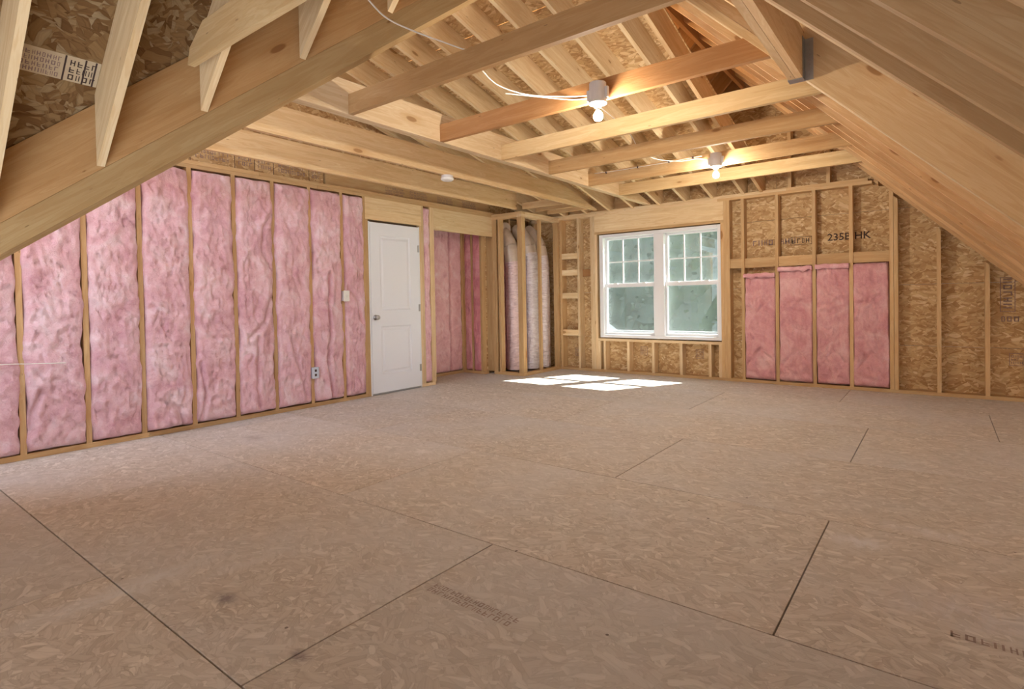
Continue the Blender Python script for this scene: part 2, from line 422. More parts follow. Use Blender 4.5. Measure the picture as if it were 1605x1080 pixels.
for x in (-1.50, -1.08, -.60): # short gable studs above the plates
    z1 = min(slope_top(x)+.02, 3.2)
    prism('stud', [(x, Y0, 2.455), (x+TW, Y0, 2.455), (x+TW, Y0, z1-TW), (x, Y0, z1)], (0, WD, 0), (0, 0, 1), LUM, wb_, warm)
# window framing
for x0, col in ((-4.295, pale), (-4.256, pale), (-2.283, tan), (-2.244, tan)):
    stud(wb_, x0, x0+TW, Y0, Y1, .038, 2.385, col)
box('stud', -4.217, -4.179, Y0, Y1, .038, 2.100, LUM, wb_, pale)
box('stud', -2.322, -2.284, Y0, Y1, .038, 2.100, LUM, wb_, tan)
box('header', -4.217, -2.284, Y0, Y0+.038, 2.138, 2.385, LUM, wb_, light)
box('header', -4.217, -2.284, Y0+.10, Y1, 2.138, 2.385, LUM, wb_, pale)
box('header_plate', -4.217, -2.284, Y0, Y1, 2.100, 2.138, LUM, wb_, tan)
box('sill_plate', -4.179, -2.322, Y0, Y1, .475, .513, LUM, wb_, pale)
for x0 in (-4.179, -4.09, -3.70, -3.31, -2.90, -2.50, -2.36):
    stud(wb_, x0, x0+TW, Y0, Y1, .038, .475, pale)
# blocking
def block(x0, x1, z0, z1, y0=0, col=pale, parent=None): box('blocking', x0, x1, Y0+y0, Y0+y0+.038, z0, z1, LUM, wb_, col)
for z0, z1 in ((1.755, 1.845), (1.495, 1.585), (1.13, 1.22), (.545, .635)): block(-4.815, -4.532, z0, z1, .0, light)
for z0, z1 in ((1.845, 1.853),): pass
block(-4.49, -4.297, 1.475, 1.585, .10, red)
xs = [-2.206, -2.062, -1.652, -1.237, -.851, -.460]
for i in range(5):
    block(xs[i]+TW*(i > 0), xs[i+1], 1.488, 1.612, .015+.02*(i % 2), tan)
# sheathing, one panel per 1.2 m with the window cut out
def back_panels():
    top = lambda: None
    prof = [(-6.0, -.05), (1.95, -.05), (1.95, .25), (RIDX, RIDZ+RD), (-3.45, 2.72), (-6.0, 2.72)]
    xs = [-6.0, -5.36, -4.137, -3.27, -2.32, -1.66, -.44, .78, 1.95]; zs = [-.05, .53, 1.22, 2.088, 2.45, 4.3]
    for i in range(len(xs)-1):
        for j in range(len(zs)-1):
            x0, x1, z0, z1 = xs[i]+.0015, xs[i+1]-.0015, zs[j]+.0015, zs[j+1]-.0015
            if i in (2, 3) and j in (1, 2): continue
            poly = prof
            # clip the profile to the cell
            poly = clip_poly([(x0, z0), (x1, z0), (x1, z1), (x0, z1)], 1, 1, P2C+RD)
            if x1 > -3.2 and poly: poly = clip_poly(poly, -1, 1, P3C+RD)
            if x1 <= -3.2 and poly: poly = clip_poly(poly, 0, 1, 2.72)
            if len(poly) < 3: continue
            flip = [(-a, b) for a, b in poly]
            sheath(wb_, (0, Y1+.001, 0), (-1, 0, 0), (0, 0, 1), flip)
            cx_ = sum(a for a, b in flip)/len(flip); cz_ = sum(b for a, b in flip)/len(flip)
            if not (i in (1, 2, 3, 4) and j in (0, 1, 2, 3)): grow = [(a+.02*(1 if a > cx_ else -1), b+.02*(1 if b > cz_ else -1)) for a, b in flip]
            else: grow = [(a+.001*(1 if a > cx_ else -1), b+.004*(1 if b > cz_ else -1)) for a, b in flip]
            sheath(wb_, (0, Y1+.0155+.0005*((i+j) % 3), 0), (-1, 0, 0), (0, 0, 1), grow, name='backing_panel', mat=SIDING, th=.02)  # outer backing added to stop light leaking through the panel joints
back_panels()

# ------------------------------------------------------------------ window_1
win = empty('window_1', (-3.23, BY, .53), kind='structure')
def wbox(name, x0, x1, y0, y1, z0, z1, parent, mat=WHITE, b=.004): return box(name, x0, x1, BY+y0, BY+y1, z0, z1, mat, parent, bevel=b)
wx0, wx1, wz0, wz1 = -4.137, -2.322, .530, 2.085
wbox('frame', wx0, wx0+.065, -.006, .15, wz0, wz1, win); wbox('frame', wx1-.04, wx1, -.006, .15, wz0, wz1, win)
wbox('frame', wx0+.065, wx1-.04, -.006, .15, wz1-.05, wz1, win); wbox('frame', wx0+.065, wx1-.04, -.006, .15, wz0, wz0+.045, win)
wbox('frame', wx0+.065, wx1-.04, .138, .152, wz0+.045, .640, win)  # outer sill lip added to trim the sun patch on the floor
wbox('mullion', -3.262, -3.112, -.004, .15, wz0+.045, wz1-.05, win)
for (a, b_) in ((-4.072, -3.262), (-3.112, -2.362)):
    # lower sash (inner), upper sash (outer)
    for nm, z0, z1, y0 in (('lower_sash', .575, 1.335, .045), ('upper_sash', 1.30, 2.035, .085)):
        st = .030; y1 = y0+.032; tr_ = .050 if nm[0] == 'l' else .032; br_ = .035 if nm[0] == 'l' else .048
        sash = MB().box(a, a+st, BY+y0, BY+y1, z0, z1).box(b_-st, b_, BY+y0, BY+y1, z0, z1)\
            .box(a+st, b_-st, BY+y0, BY+y1, z0, z0+br_).box(a+st, b_-st, BY+y0, BY+y1, z1-tr_, z1).link(nm, WHITE, win)
        box('pane', a+st, b_-st, BY+y0+.014, BY+y0+.018, z0+.03, z1-.03, GLASS, sash)
        if nm[0] == 'u':
            w = (b_-a-2*st)
            for q in (1, 2): box('muntin', a+st+w*q/3-.008, a+st+w*q/3+.008, BY+y0+.008, BY+y0+.024, z0+.03, z1-.032, WHITE, sash)
            zc = (z0+z1)/2; box('muntin', a+st, b_-st, BY+y0+.009, BY+y0+.023, zc-.008, zc+.008, WHITE, sash)
        else:
            lk = MB()
            for f_ in (.22, .78): lk.box(a+(b_-a)*f_-.03, a+(b_-a)*f_+.03, BY+y0-.002, BY+y0+.03, z1, z1+.014)
            lk.link('sash_lock', WHITE, sash)
    box('insect_screen', a+.01, b_-.01, BY+.135, BY+.137, .575, 2.035, SCREEN, win)

# ------------------------------------------------------------------ wall_left
wl = empty('wall_left', (LX, 0, 0), kind='structure')
X0, X1 = LX-WD, LX
box('bottom_plate', X0, X1, YN, 1.9, 0, .040, LUM, wl, tan); box('bottom_plate', X0, X1, 1.902, 4.235, 0, .040, LUM, wl, tan)
box('bottom_plate', X0, X1, 5.105, 5.352, 0, .040, LUM, wl, pale)
box('top_plate', X0, X1, -1.0, 3.6, 2.385, 2.419, LUM, wl, warm); box('top_plate', X0, X1, 3.602, 6.72, 2.385, 2.419, LUM, wl, tan)
box('top_plate', X0, X1, -1.0, 2.94, 2.420, 2.455, LUM, wl, warm); box('top_plate', X0, X1, 2.942, 7.6, 2.420, 2.455, LUM, wl, tan)
LS = [-.99, -.58, -.17, .255, .66, 1.067, 1.472, 1.866, 2.276, 2.675, 3.074, 3.492, 3.903]
for y in LS: stud(wl, X0, X1, y-.019, y+.019, .040, 2.385, tan)
for y, zt, c in ((4.196, 2.385, tan), (4.234, 2.12, tan), (5.102, 2.12, pale), (5.140, 2.385, pale), (5.293, 2.385, pale), (5.331, 2.385, pale)):
    stud(wl, X0, X1, y, y+TW, .040 if y > 4.3 or y < 4.2 else 0, zt, c)
box('header', X1-.038, X1, 4.234, 5.140, 2.258, 2.385, LUM, wl, light); box('header', X1-.038, X1, 4.234, 5.140, 2.122, 2.256, LUM, wl, light)
box('header', X1-.038, X1, 5.370, 6.62, 2.092, 2.384, LUM, wl, light)
for y in (6.625, 6.665): stud(wl, X0, X1, y, y+TW, .04, 2.385, tan)
for y in (7.02, 7.42): stud(wl, X0, X1, y, y+TW, .04, 2.42, warm)
# sheathing behind the studs and rim board above the plates
def lsheath(y0, y1, z0, z1, x=X0-.001, color=(1, 1, 1), name='sheathing_panel'):
    sheath(wl, (x, 0, 0), (0, -1, 0), (0, 0, 1), [(-y0-.001, z0), (-y1+.001, z0), (-y1+.001, z1), (-y0-.001, z1)], color=color, name=name)
for a, b_ in ((YN, -.5), (-.5, .72), (.72, 1.94), (1.94, 3.16), (3.16, 4.38), (4.38, 5.36)):
    lsheath(a, b_, 0, 1.22); lsheath(a, b_, 1.22, 2.455)
lsheath(6.55, 7.75, 0, 2.455)
for a, b_ in ((.8, 2.30), (2.302, 3.71)): lsheath(a, b_, 2.456, 2.66, x=LX-.05, name='rim_board')
for a, b_ in ((-1.0, 2.4), (2.4, 4.8), (4.8, 7.75)): lsheath(a, b_, 2.456, 3.9, x=LX-.16)
box('rim_board', LX-.09, LX-.05, 3.74, 6.6, 2.456, 2.60, LUM, wl, tan)

# ------------------------------------------------------------------ wall_rear (behind the camera) with an unglazed opening added and sized for its light
wr = empty('wall_rear', (-1.8, YN, 0), kind='structure')
for pts in ([(-5.43, 0), (1.8, 0), (1.8, RZ0), (-5.43, RZ0)], [(-5.43, RZ0), (RXA, RZ0), (RXA, RZ1), (-5.43+RZ1-RZ0, RZ1)], [(RXB, RZ0), (1.8, RZ0), (1.8, .2), (2.19-RZ1, RZ1), (RXB, RZ1)], [(-5.99+RZ1, RZ1), (2.19-RZ1, RZ1), (RIDX, RIDZ+RD)]):
    sheath(wr, (0, YN-.01, 0), (1, 0, 0), (0, 0, 1), pts)

# ------------------------------------------------------------------ door_1
door = empty('door_1', (LX, 4.69, 0), kind='structure')
dy0, dy1 = 4.298, 5.078; xf = LX+.004
box('jamb', LX-.11, LX+.002, 4.274, 4.294, 0, 2.10, DOORP, door); box('jamb', LX-.11, LX+.002, 5.082, 5.100, 0, 2.10, DOORP, door)
box('jamb', LX-.11, LX-.03, 4.294, 5.082, 2.10, 2.118, DARKGAP, door)  # dark strip, its colour standing in for the shaded gap over the door
slab = MB()
PU = (4.441, 4.928, 1.028, 1.944); PL_ = (4.445, 4.920, .24, .83)
for a, b_, c, d in ((dy0, PU[0], .018, 2.093), (PU[1], dy1, .018, 2.093), (PU[0], PU[1], PU[3], 2.093), (PU[0], PU[1], PL_[3], PU[2]), (PU[0], PU[1], .018, PL_[2])):
    slab.box(xf-.040, xf, a, b_, c, d)
slab = slab.link('door_slab', DOORP, door)
for (a, b_, c, d) in (PU, (PU[0], PU[1], PL_[2], PL_[3])):
    mb = MB(); g_ = [(0, 0), (.012, -.010), (.030, -.010), (.052, -.002)]
    rings = []
    for ins, dx in g_:
        rings.append([(xf+dx, a+ins, c+ins), (xf+dx, b_-ins, c+ins), (xf+dx, b_-ins, d-ins), (xf+dx, a+ins, d-ins)])
    v = sum(rings, []); f = []
    for r_ in range(3):
        for q in range(4): f.append((r_*4+q, r_*4+(q+1) % 4, r_*4+4+(q+1) % 4, r_*4+4+q))
    f.append((12, 13, 14, 15)); mb.add(v, f); mb.link('raised_panel', DOORP, slab)
kb = MB(); kb.lathe([(0, 0), (.032, 0), (.032, .006), (.013, .010), (.012, .028), (.024, .036), (.029, .048), (.027, .060), (.016, .068), (0, .069)], n=24)
kb.link('door_knob', NICKEL, slab, smooth=True, M=Matrix())
kn = bpy.data.objects['door_knob']; kn.matrix_world = Matrix.Translation((xf, 4.353, .943)) @ Matrix.Rotation(math.pi/2, 4, 'Y')
for z in (.262, 1.045, 1.815):
    MB().cyl((xf+.004, 5.081, z-.045), (xf+.004, 5.081, z+.045), .0075, 10).box(xf-.002, xf+.001, 5.060, 5.080, z-.045, z+.045).link('hinge', NICKEL, door)
box('door_sweep', xf-.042, xf+.006, dy0, dy1, .004, .022, STEEL, door)

# ------------------------------------------------------------------ closet recess behind the left wall
wc = empty('wall_closet', (-5.95, 6.0, 0), kind='structure')
CX, CY = -5.95, 6.50
box('bottom_plate', CX-.09, CX, 5.2, 6.62, 0, .040, LUM, wc, tan); box('top_plate', CX-.09, CX, 5.2, 6.62, 2.41, 2.45, LUM, wc, warm)
box('bottom_plate', CX, LX-.10, CY, CY+.09, 0, .040, LUM, wc, tan); box('top_plate', CX, LX-.10, CY, CY+.09, 2.41, 2.45, LUM, wc, warm)
for y in (5.30, 5.79, 6.462): stud(wc, CX-.09, CX, y, y+TW, .04, 2.41, warm)
for x in (-5.95, -5.78, -5.60): stud(wc, x, x+TW, CY, CY+.09, .04, 2.41, warm)
box('sheathing_panel', CX-.105, CX-.092, 5.15, 6.62, 0, 2.46, OSB, wc); box('sheathing_panel', CX, LX-.15, CY+.092, CY+.105, 0, 2.46, OSB, wc)
box('sheathing_panel', CX-.1, LX-.15, 5.20, 5.212, 0, 2.46, OSB, wc); box('sheathing_panel', CX-.1, LX-.16, 5.15, 6.62, 2.456, 2.468, OSB, wc)

# ------------------------------------------------------------------ duct chase framing in the corner
wch = empty('wall_chase', (-4.86, 6.6, 0), kind='structure')
QX, QY = -4.86, 6.60; T = 2.345
box('bottom_plate', LX+.002, QX, QY, QY+.09, 0, .04, LUM, wch, tan); box('bottom_plate', QX-.09, QX, QY+.09, BY, 0, .04, LUM, wch, tan)
box('top_plate', LX+.002, QX-.09, QY, QY+.09, T, T+.038, LUM, wch, warm); box('top_plate', LX+.002, QX, QY, QY+.09, T+.039, T+.077, LUM, wch, warm)
box('top_plate', QX-.09, QX, QY, BY, T, T+.038, LUM, wch, pale); box('top_plate', QX-.09, QX, QY+.09, BY, T+.039, T+.077, LUM, wch, pale)
for x in (LX+.003, LX+.045, LX+.115): stud(wch, x, x+TW, QY, QY+.09, .04, T, tan)
stud(wch, QX-.085, QX-.002, QY, QY+.085, .04, T, tan)
stud(wch, QX-.045, QX, 7.06, 7.06+TW, .04, T, tan)
stud(wch, QX-.088, QX-.001, BY-.05, BY-.001, .04, T, tan)

# ------------------------------------------------------------------ ceiling: rafters, ridge, sheathing
ce = empty('ceiling', (0, 3, 0), kind='structure')
# right slope
def rrafter(y, x0, x1, col=tan, w=TW):
    b0, b1 = P2C-x0, P2C-x1
    prism('rafter', [(x0, y, b0), (x1, y, b1), (x1, y, b1+RD), (x0, y, b0+RD)], (0, w, 0), (1, 0, -1), LUM, ce, col)
XR = RIDX+.02; XE = 1.78
ry = [-1.83, -1.42, -1.01, -.60, -.19, .22, .63, 1.04, 1.43, 1.85, 2.25]
for y in ry: rrafter(y, XR, XE, (.66, .51, .36))
rrafter(2.525, XR, XE, (.60, .46, .32)); rrafter(2.566, XR, XE, tan)
HX = -.665
for y in (3.08, 3.49): rrafter(y, XR, HX-.078, warm)
rrafter(3.885, XR, XE, warm); rrafter(3.926, XR, XE, light)
ry2 = [4.33+.405*i for i in range(8)]  # the last one stands in front of the window wall
for y in ry2: rrafter(y, XR, XE, (.90, .72, .54))
# left slope: jack rafters onto the valley, then the rafters above the shed roof
def lrafter(y, x0, x1, col=pale, w=TW):
    b0, b1 = x0+P3C, x1+P3C
    prism('rafter', [(x0, y, b0), (x1, y, b1), (x1, y, b1+RD), (x0, y, b0+RD)], (0, w, 0), (1, 0, 1), LUM, ce, col)
for y in (-1.36, -.95, -.54, -.13, .28, .69-TW, 1.11-TW, 1.52-TW, 1.94-TW, 2.34-TW, 2.75-TW, 3.15-TW):
    xl = (y+TW+VC)/VN + .004
    lrafter(y, max(xl, -5.4), RIDX-.02, light)
for y in [3.55+.41*i for i in range(10)]:
    lrafter(y, min(-1.98, -1.0-.25*y), RIDX-.02, red)
box('ridge_board', RIDX-.019, RIDX+.019, YN, 7.74, RIDZ-.06, RIDZ+RD-.03, LUM, ce, red)
# sheathing on the right slope
s2 = 2**.5
def osb_slope(right, y0, y1, u0, u1, cut=None, color=(1, 1, 1), mat=OSB):
    """u = distance from the ridge down the slope; y across"""
    pts = [(y0, u0), (y1, u0), (y1, u1), (y0, u1)]
    if cut: pts = cut(pts)
    if len(pts) < 3: return
    o = (RIDX, 0, RIDZ+RD+.001)
    if right: sheath(ce, o, (0, 1, 0), (-1/s2, 0, 1/s2), [(y, -u) for y, u in pts], name='roof_panel', color=color, mat=mat)
    else: sheath(ce, o, (0, -1, 0), (1/s2, 0, 1/s2), [(-y, -u) for y, u in pts], name='roof_panel', color=color, mat=mat)
ys = [YN, -.6, 1.84, 4.28, 6.72, 7.78]; us = [0, 1.22, 2.44, 3.66, 4.88, 5.4]
for i in range(5):
    for j in range(5):
        osb_slope(True, ys[i]+.002, ys[i+1]-.002, us[j]+.002, min(us[j+1], 5.3)-.002)
        def cut(p):
            # near side of the valley: y <= vy(x)+.1 ; x = RIDX-u/s2
            return clip_poly(p, 1, VN/s2, VN*RIDX-VC+.14)
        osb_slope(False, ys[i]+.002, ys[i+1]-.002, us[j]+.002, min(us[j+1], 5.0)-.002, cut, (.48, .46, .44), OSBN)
        def cut2(p):
            p = clip_poly(p, -1, -VN/s2, -(VN*RIDX-VC+.145))
            p = clip_poly(p, -.25, 1/s2, RIDX+1.12) if p else p
            return p
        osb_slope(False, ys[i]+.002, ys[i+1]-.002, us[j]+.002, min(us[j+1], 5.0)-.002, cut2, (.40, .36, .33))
# shed roof over the back of the room
for x in (-1.825, -2.045, -2.44, -2.81, -3.19, -3.59, -3.97, -4.365, -4.77, -5.17, -5.42):
    ya = max(vy(x)+.14, .9); yb = 7.74
    c = light if x < -1.9 else (1.0, .86, .68)
    prism('rafter', [(x, ya, shed(ya)), (x, yb, shed(yb)), (x, yb, shed(yb)+SD), (x, ya, shed(ya)+SD)], (TW, 0, 0), (0, 1, -.25), LUM, ce, c)
vv = Vector((0, 1, -.25)).normalized(); k_ = (1+.0625)**.5
xs_ = [-6.1, -5.43, -4.2, -2.97, -1.775]; ys_ = [-.9, 1.0, 2.75, 3.97, 5.19, 6.41, 7.9]
for i in range(4):
    for j in range(6):
        pts = [(xs_[i]+.002, ys_[j]+.002), (xs_[i+1]-.002, ys_[j]+.002), (xs_[i+1]-.002, ys_[j+1]-.002), (xs_[i]+.002, ys_[j+1]-.002)]
        pts = clip_poly(pts, VN, -1, VC-.13)   # y >= vy(x)+.13
        if len(pts) < 3: continue
        # plane origin at y=0
        sheath(ce, (0, 0, shed(0)+SD+.001), (1, 0, 0), vv, [(x, y*k_) for x, y in pts], name='roof_panel', color=(1.1, 1.08, 1.05))
# blocks over the back plate between shed rafters
for a, b_ in ((-5.13, -4.81), (-4.73, -4.40), (-4.32, -4.01), (-3.93, -3.63)):
    box('blocking', a, b_, BY+.10, BY+.138, 2.456, 2.60, LUM, ce, tan)
for y, xa in ((6.62, -4.86), (6.95, -4.86), (7.28, -4.86)):
    box('blocking', xa, -4.155, y, y+TW, ZC, ZC+.088, LUM, ce, warm)

# ------------------------------------------------------------------ separate beams
# valley beam: two stacked boards, doubled
vb = empty('valley_beam', ((.7+VC)/VN, .7, (.7+VC)/VN+P3C))
tag(vb, 'big sloping valley beam of two stacked boards rising from the left wall to the ridge', 'beam')
hd = Vector((1, VN, 0)).normalized(); nn = Vector((-VN, 1, 0)).normalized()   # into the far side
def vpt(y, dz): x = (y+VC)/VN; return Vector((x, y, x+P3C+dz))
ya_, yb_ = -.85, vy(RIDX)-.02
for nm, d0, d1, cc in (('upper_board', .002, .375, (.60, .45, .29)), ('lower_board', -.165, 0, (.58, .49, .34))):
    prism(nm, [vpt(ya_, d0), vpt(yb_, d0), vpt(yb_, d1), vpt(ya_, d1)], nn*.076, (1, VN, 1), LUM, vb, cc)
# ceiling ties: (y, left x, right x, colour, words)
ties = [(1.385, None, None, (.80, .72, .56), 'nearest ceiling tie, pale board nailed beside a jack rafter above the valley beam'),
 (2.446, -3.29, .0, (.56, .42, .28), 'long brown ceiling tie with one big knot, nearest one hung from the header'),
 (3.35, -3.29, 0, (.60, .38, .22), 'reddish brown ceiling tie carrying the nearer lamp holder'),
 (4.165, -3.29, 0, (.84, .74, .56), 'pale ceiling tie directly behind the nearer lamp, ending at the joist hanger'),
 (4.97, -3.29, 0, (.80, .64, .44), 'plain tan ceiling tie just in front of the farther lamp tie'),
 (5.81, -3.29, 0, (.84, .70, .50), 'ceiling tie carrying the farther lamp holder and stapled cable'),
 (6.60, -3.29, 0, (.90, .80, .60), 'ceiling tie closest to the window wall')]
for y, a, b_, cc, lb in ties:
    if a is None:
        x0 = -3.22; z0, z1 = ZC, ZC+.184; xe = P2C-z0+.1
        poly = [(x0+.10, y, z0), (xe, y, z0), (xe-.18, y, z1), (x0+.12+.14, y, z1), (x0+.07, y, z0+.11), (x0, y, z0+.03)]
        poly = [(x0-.06, y, z0), (xe, y, z0), (xe-.184, y, z1), (x0+.13, y, z1), (x0-.03, y, z0+.085)]
    else:
        z0, z1 = ZC, ZC+.139; xe = P2C-z0+.04 if abs(y-3.35) > .1 else HX-.081
        poly = [(a, y, z0), (xe, y, z0), (xe-.139, y, z1), (a, y, z1)]
    o = prism('ceiling_tie', poly, (0, TW, 0), (1, 0, 0), LUM, None, cc)
    tag(o, lb, 'ceiling beam', 'ties spanning from the header to the right rafters')
# header beam, doubled, running away to the window wall; far end tapers under the shed roof
def taper_joist(name, x, w, ya, yb, h, col, parent=None):
    z0 = ZC; pts = [(x, ya, z0), (x, yb, z0)]
    if yb > 6.8:
        yt = 7.56-(h/.25) if shed(yb) < z0+h else yb
        pts += [(x, yb, max(shed(yb), z0+.02)), (x, yt, z0+h), (x, ya, z0+h)]
    else: pts += [(x, yb, z0+h), (x, ya, z0+h)]
    return prism(name, pts, (w, 0, 0), (0, 1, 0), LUM, parent, col)
hb = empty('header_beam', (-3.33, 7.5, ZC)); tag(hb, 'long doubled header beam that the six ceiling ties butt against', 'beam')
taper_joist('ply', -3.328, TW, vy(-3.29)+.17, 7.58, .235, pale, hb); taper_joist('ply', -3.368, TW, vy(-3.33)+.17, 7.58, .235, pale, hb)
# little notched block on the header
box('notched_block', -3.325, -3.292, 3.9, 4.02, ZC+.235, ZC+.262, LUM, hb, tan)
j1 = taper_joist('ceiling_joist', -4.11-.038, TW, vy(-4.11)+.18, 7.50, .235, (1.02, .92, .76)); tag(j1, 'ceiling joist with the smoke detector under it, next to the doubled header', 'joist', 'ceiling joists beside the left wall')
j2 = taper_joist('ceiling_joist', -4.93-.038, TW, vy(-4.93)+.19, 6.585, .235, (1.04, .96, .82)); tag(j2, 'ceiling joist nearest the insulated left wall, ending on the duct chase', 'joist', 'ceiling joists beside the left wall')
# trimmer header in the right slope
th_ = empty('opening_header', (HX, 3.3, 2.46)); tag(th_, 'doubled header hung between right slope rafters by a metal joist hanger', 'beam')
for q in (0, 1): box('ply', HX-.078+q*.040, HX-.040+q*.040, 2.606, 3.884, P2C-HX-.01, P2C-HX+.285, LUM, th_, (1.0, .88, .74))
MB().box(HX+.002, HX+.0045, 3.815, 3.884, P2C-HX-.014, P2C-HX+.24).box(HX-.082, HX-.0795, 3.815, 3.884, P2C-HX-.014, P2C-HX+.24)\
    .box(HX-.082, HX+.0045, 3.815, 3.884, P2C-HX-.016, P2C-HX-.0125).box(HX+.0045, HX+.05, 3.8815, 3.8845, P2C-HX-.014, P2C-HX+.24).link('joist_hanger', STEEL, th_)
nb = MB()
for i in range(7): nb.cyl((HX+.028, 3.884, P2C-HX+.02+i*.03), (HX+.028, 3.878, P2C-HX+.02+i*.03), .0045, 6)
nb.link('nails', NICKEL, th_)['kind'] = 'stuff'

# ------------------------------------------------------------------ insulation batts
def batt(label, group, o, across, out, w, z0, z1, depth=.10, bulge=.03, seed=0, tears=0, color=(1, 1, 1), wav=.010, cuts=(), foot=0, crease=(1.05,)):
    """o = base corner at the stud faces; across = direction over the width; out = direction into the room"""
    r = random.Random(seed); nx = 30; nz = max(int((z1-z0)/.022), 10); V = []; Fc = []
    sx = seed*7.31
    fold = [(r.uniform(0, w), r.uniform(z0+.2, z1-.2), r.uniform(-.5, .5), r.uniform(.10, .35), r.uniform(.006, .014)) for _ in range(9)]
    for j in range(nz+1):
        v = j/nz; z = z0+(z1-z0)*v
        el = wav*noise.noise(Vector((sx, z*3.1, 1)))+.6*wav*noise.noise(Vector((sx, z*11, 5)))
        er = wav*noise.noise(Vector((sx+9, z*3.1, 2)))+.6*wav*noise.noise(Vector((sx+9, z*11, 6)))
        for i in range(nx+1):
            u = i/nx; a = el+(w-el+er)*u
            eu = min(u, 1-u)*w; ev = min(v, 1-v)*(z1-z0)
            prof = (1-math.exp(-eu/.022))*(1-math.exp(-ev/.014))
            n1 = noise.fractal(Vector((a*7+sx, z*5, seed)), 1.0, 2.1, 3)
            n2 = noise.fractal(Vector((a*19+sx, z*15, seed+3)), .8, 2.1, 3)
            rg = abs(noise.noise(Vector((a*9+2*n1+sx, z*7+1.5*n1, seed+9))))
            d = bulge*prof + (.016*n1+.009*n2-.018*math.exp(-(rg/.055)**2))*prof
            for c_ in crease: d -= .016*math.exp(-((z-c_-.006*math.sin(a*20+seed))/.009)**2)*prof
            for (fa, fz, sl, ln, am) in fold:
                t = (a-fa)-sl*(z-fz)
                if abs(z-fz) < ln: d -= am*math.exp(-(t/.010)**2)*(1-abs(z-fz)/ln)*prof
            for (pts_, wd, am) in cuts:
                best = 9
                for (p0, q0), (p1, q1) in zip(pts_[:-1], pts_[1:]):
                    ax, az, bx_, bz = p0*w, q0, p1*w, q1; L2 = (bx_-ax)**2+(bz-az)**2
                    t = max(0, min(1, ((a-ax)*(bx_-ax)+(z-az)*(bz-az))/L2))
                    best = min(best, math.hypot(a-ax-t*(bx_-ax), z-az-t*(bz-az)))
                d -= am*math.exp(-(best/wd)**2); d += am*.35*math.exp(-((best-.045)/.03)**2)*prof
            if foot and z < z0+.35:
                k_f = (1-(z-z0)/.35)*foot
                d += k_f*(.030*noise.fractal(Vector((a*11, z*13, seed+20)), .8, 2.1, 3)+.012)*prof
            zz = z+.012*noise.noise(Vector((a*9, sx, 3)))*(1 if j in (0, nz) else 0)
            V.append((a, -.35*depth*(1-prof) + d if (i in (0, nx) or j in (0, nz)) else d - .0, zz))
    for j in range(nz):
        for i in range(nx):
            q = j*(nx+1)+i; Fc.append((q, q+1, q+nx+2, q+nx+1))
    A = Vector(across).normalized(); O = Vector(out).normalized()
    m = Matrix((A, O, Vector((0, 0, 1)))).transposed().to_4x4(); m.translation = Vector(o)
    # back face so it has thickness
    nV = len(V); ring = [i for i in range(nx+1)] + [j*(nx+1)+nx for j in range(1, nz+1)] + [nz*(nx+1)+i for i in range(nx-1, -1, -1)] + [j*(nx+1) for j in range(nz-1, 0, -1)]
    V += [(V[i][0], -depth, V[i][2]) for i in ring]; L_ = len(ring)
    for k in range(L_): Fc.append((ring[(k+1) % L_], ring[k], nV+k, nV+(k+1) % L_))
    Fc.append(tuple(nV+k for k in range(L_)))
    me = mesh('insulation_batt', V, Fc)
    c = Vector((w/2, 0, z0)); me.transform(Matrix.Translation(-c)); m = m @ Matrix.Translation(c)
    ob = link('insulation_batt', me, m, BATT, None, color, True)
    return tag(ob, label, 'insulation', group)
gl_ = 'pink fiberglass batts between the studs of the left wall'
ll = ['pink batt at the very left edge of the view, crossed by a thin wire',
      'wide pink batt in the second bay from the left edge, touched by the wire',
      'pink batt in the third bay from the left edge, smooth at its foot',
      'pink batt with a bunched, crumpled foot above the floor plate, fourth bay',
      'tall pink batt with small rumples along its foot, fifth bay from the left edge',
      'pink batt with long vertical folds and a torn upper left edge, sixth bay',
      'pink batt left of the bay with the wall outlet, crease at knee height',
      'pink batt squeezed behind the wall outlet box, split down its lower half',
      'narrow pink batt between the light switch box and the white door']
LS2 = LS+[4.215]
for i in range(1, len(LS2)-1):
    a, b_ = LS2[i]+.019, LS2[i+1]-.019
    vis = i-4
    cuts = {7: (([(.25, .04), (.35, .22), (.75, .30)], .012, .030),), 8: (([(.95, .05), (.8, .3), (.9, .6)], .012, .03),),
            9: (([(.02, 2.05), (.28, 1.9), (.33, 1.65), (.1, 1.5)], .010, .030), ([(.1, 1.2), (.3, .95), (.75, .80)], .012, .028), ([(.5, .8), (.55, .3), (.5, .1)], .014, .026)),
            10: (([(.62, .75), (.45, .5), (.2, .12)], .014, .024),), 11: (([(.48, 1.45), (.52, 1.1), (.46, .75), (.60, .5), (.50, .3), (.45, .06)], .014, .045),),
            12: (([(.2, .9), (.5, 1.2), (.85, 1.3)], .016, .022),), 5: (([(.75, .5), (.9, .35), (.95, .2)], .014, .03),)}.get(i, ())
    if i < 3: continue
    lab = ll[max(vis, 0)] if vis >= 0 else 'pink batt in the bay beyond the left picture edge, nearest the camera'
    batt(lab, gl_, (LX+.002, b_-.002+.005, 0), (0, -1, 0), (1, 0, 0), b_-a+.006, .045, 2.375 if i != 7 else 2.37, bulge=.040, seed=i+1, wav=.022, cuts=cuts, foot={7: 1.6, 8: 1.0}.get(i, 0), crease=(.72+.05*(i % 3),), color=(.95, .91, .93))
batt('thin ragged strip of pink batt stuffed between the door trimmer and the closet post', gl_, (LX-.012, 5.290, 0), (0, -1, 0), (1, 0, 0), .108, .045, 2.375, bulge=.015, seed=31, wav=.02)
gc = 'pink batts inside the closet recess'
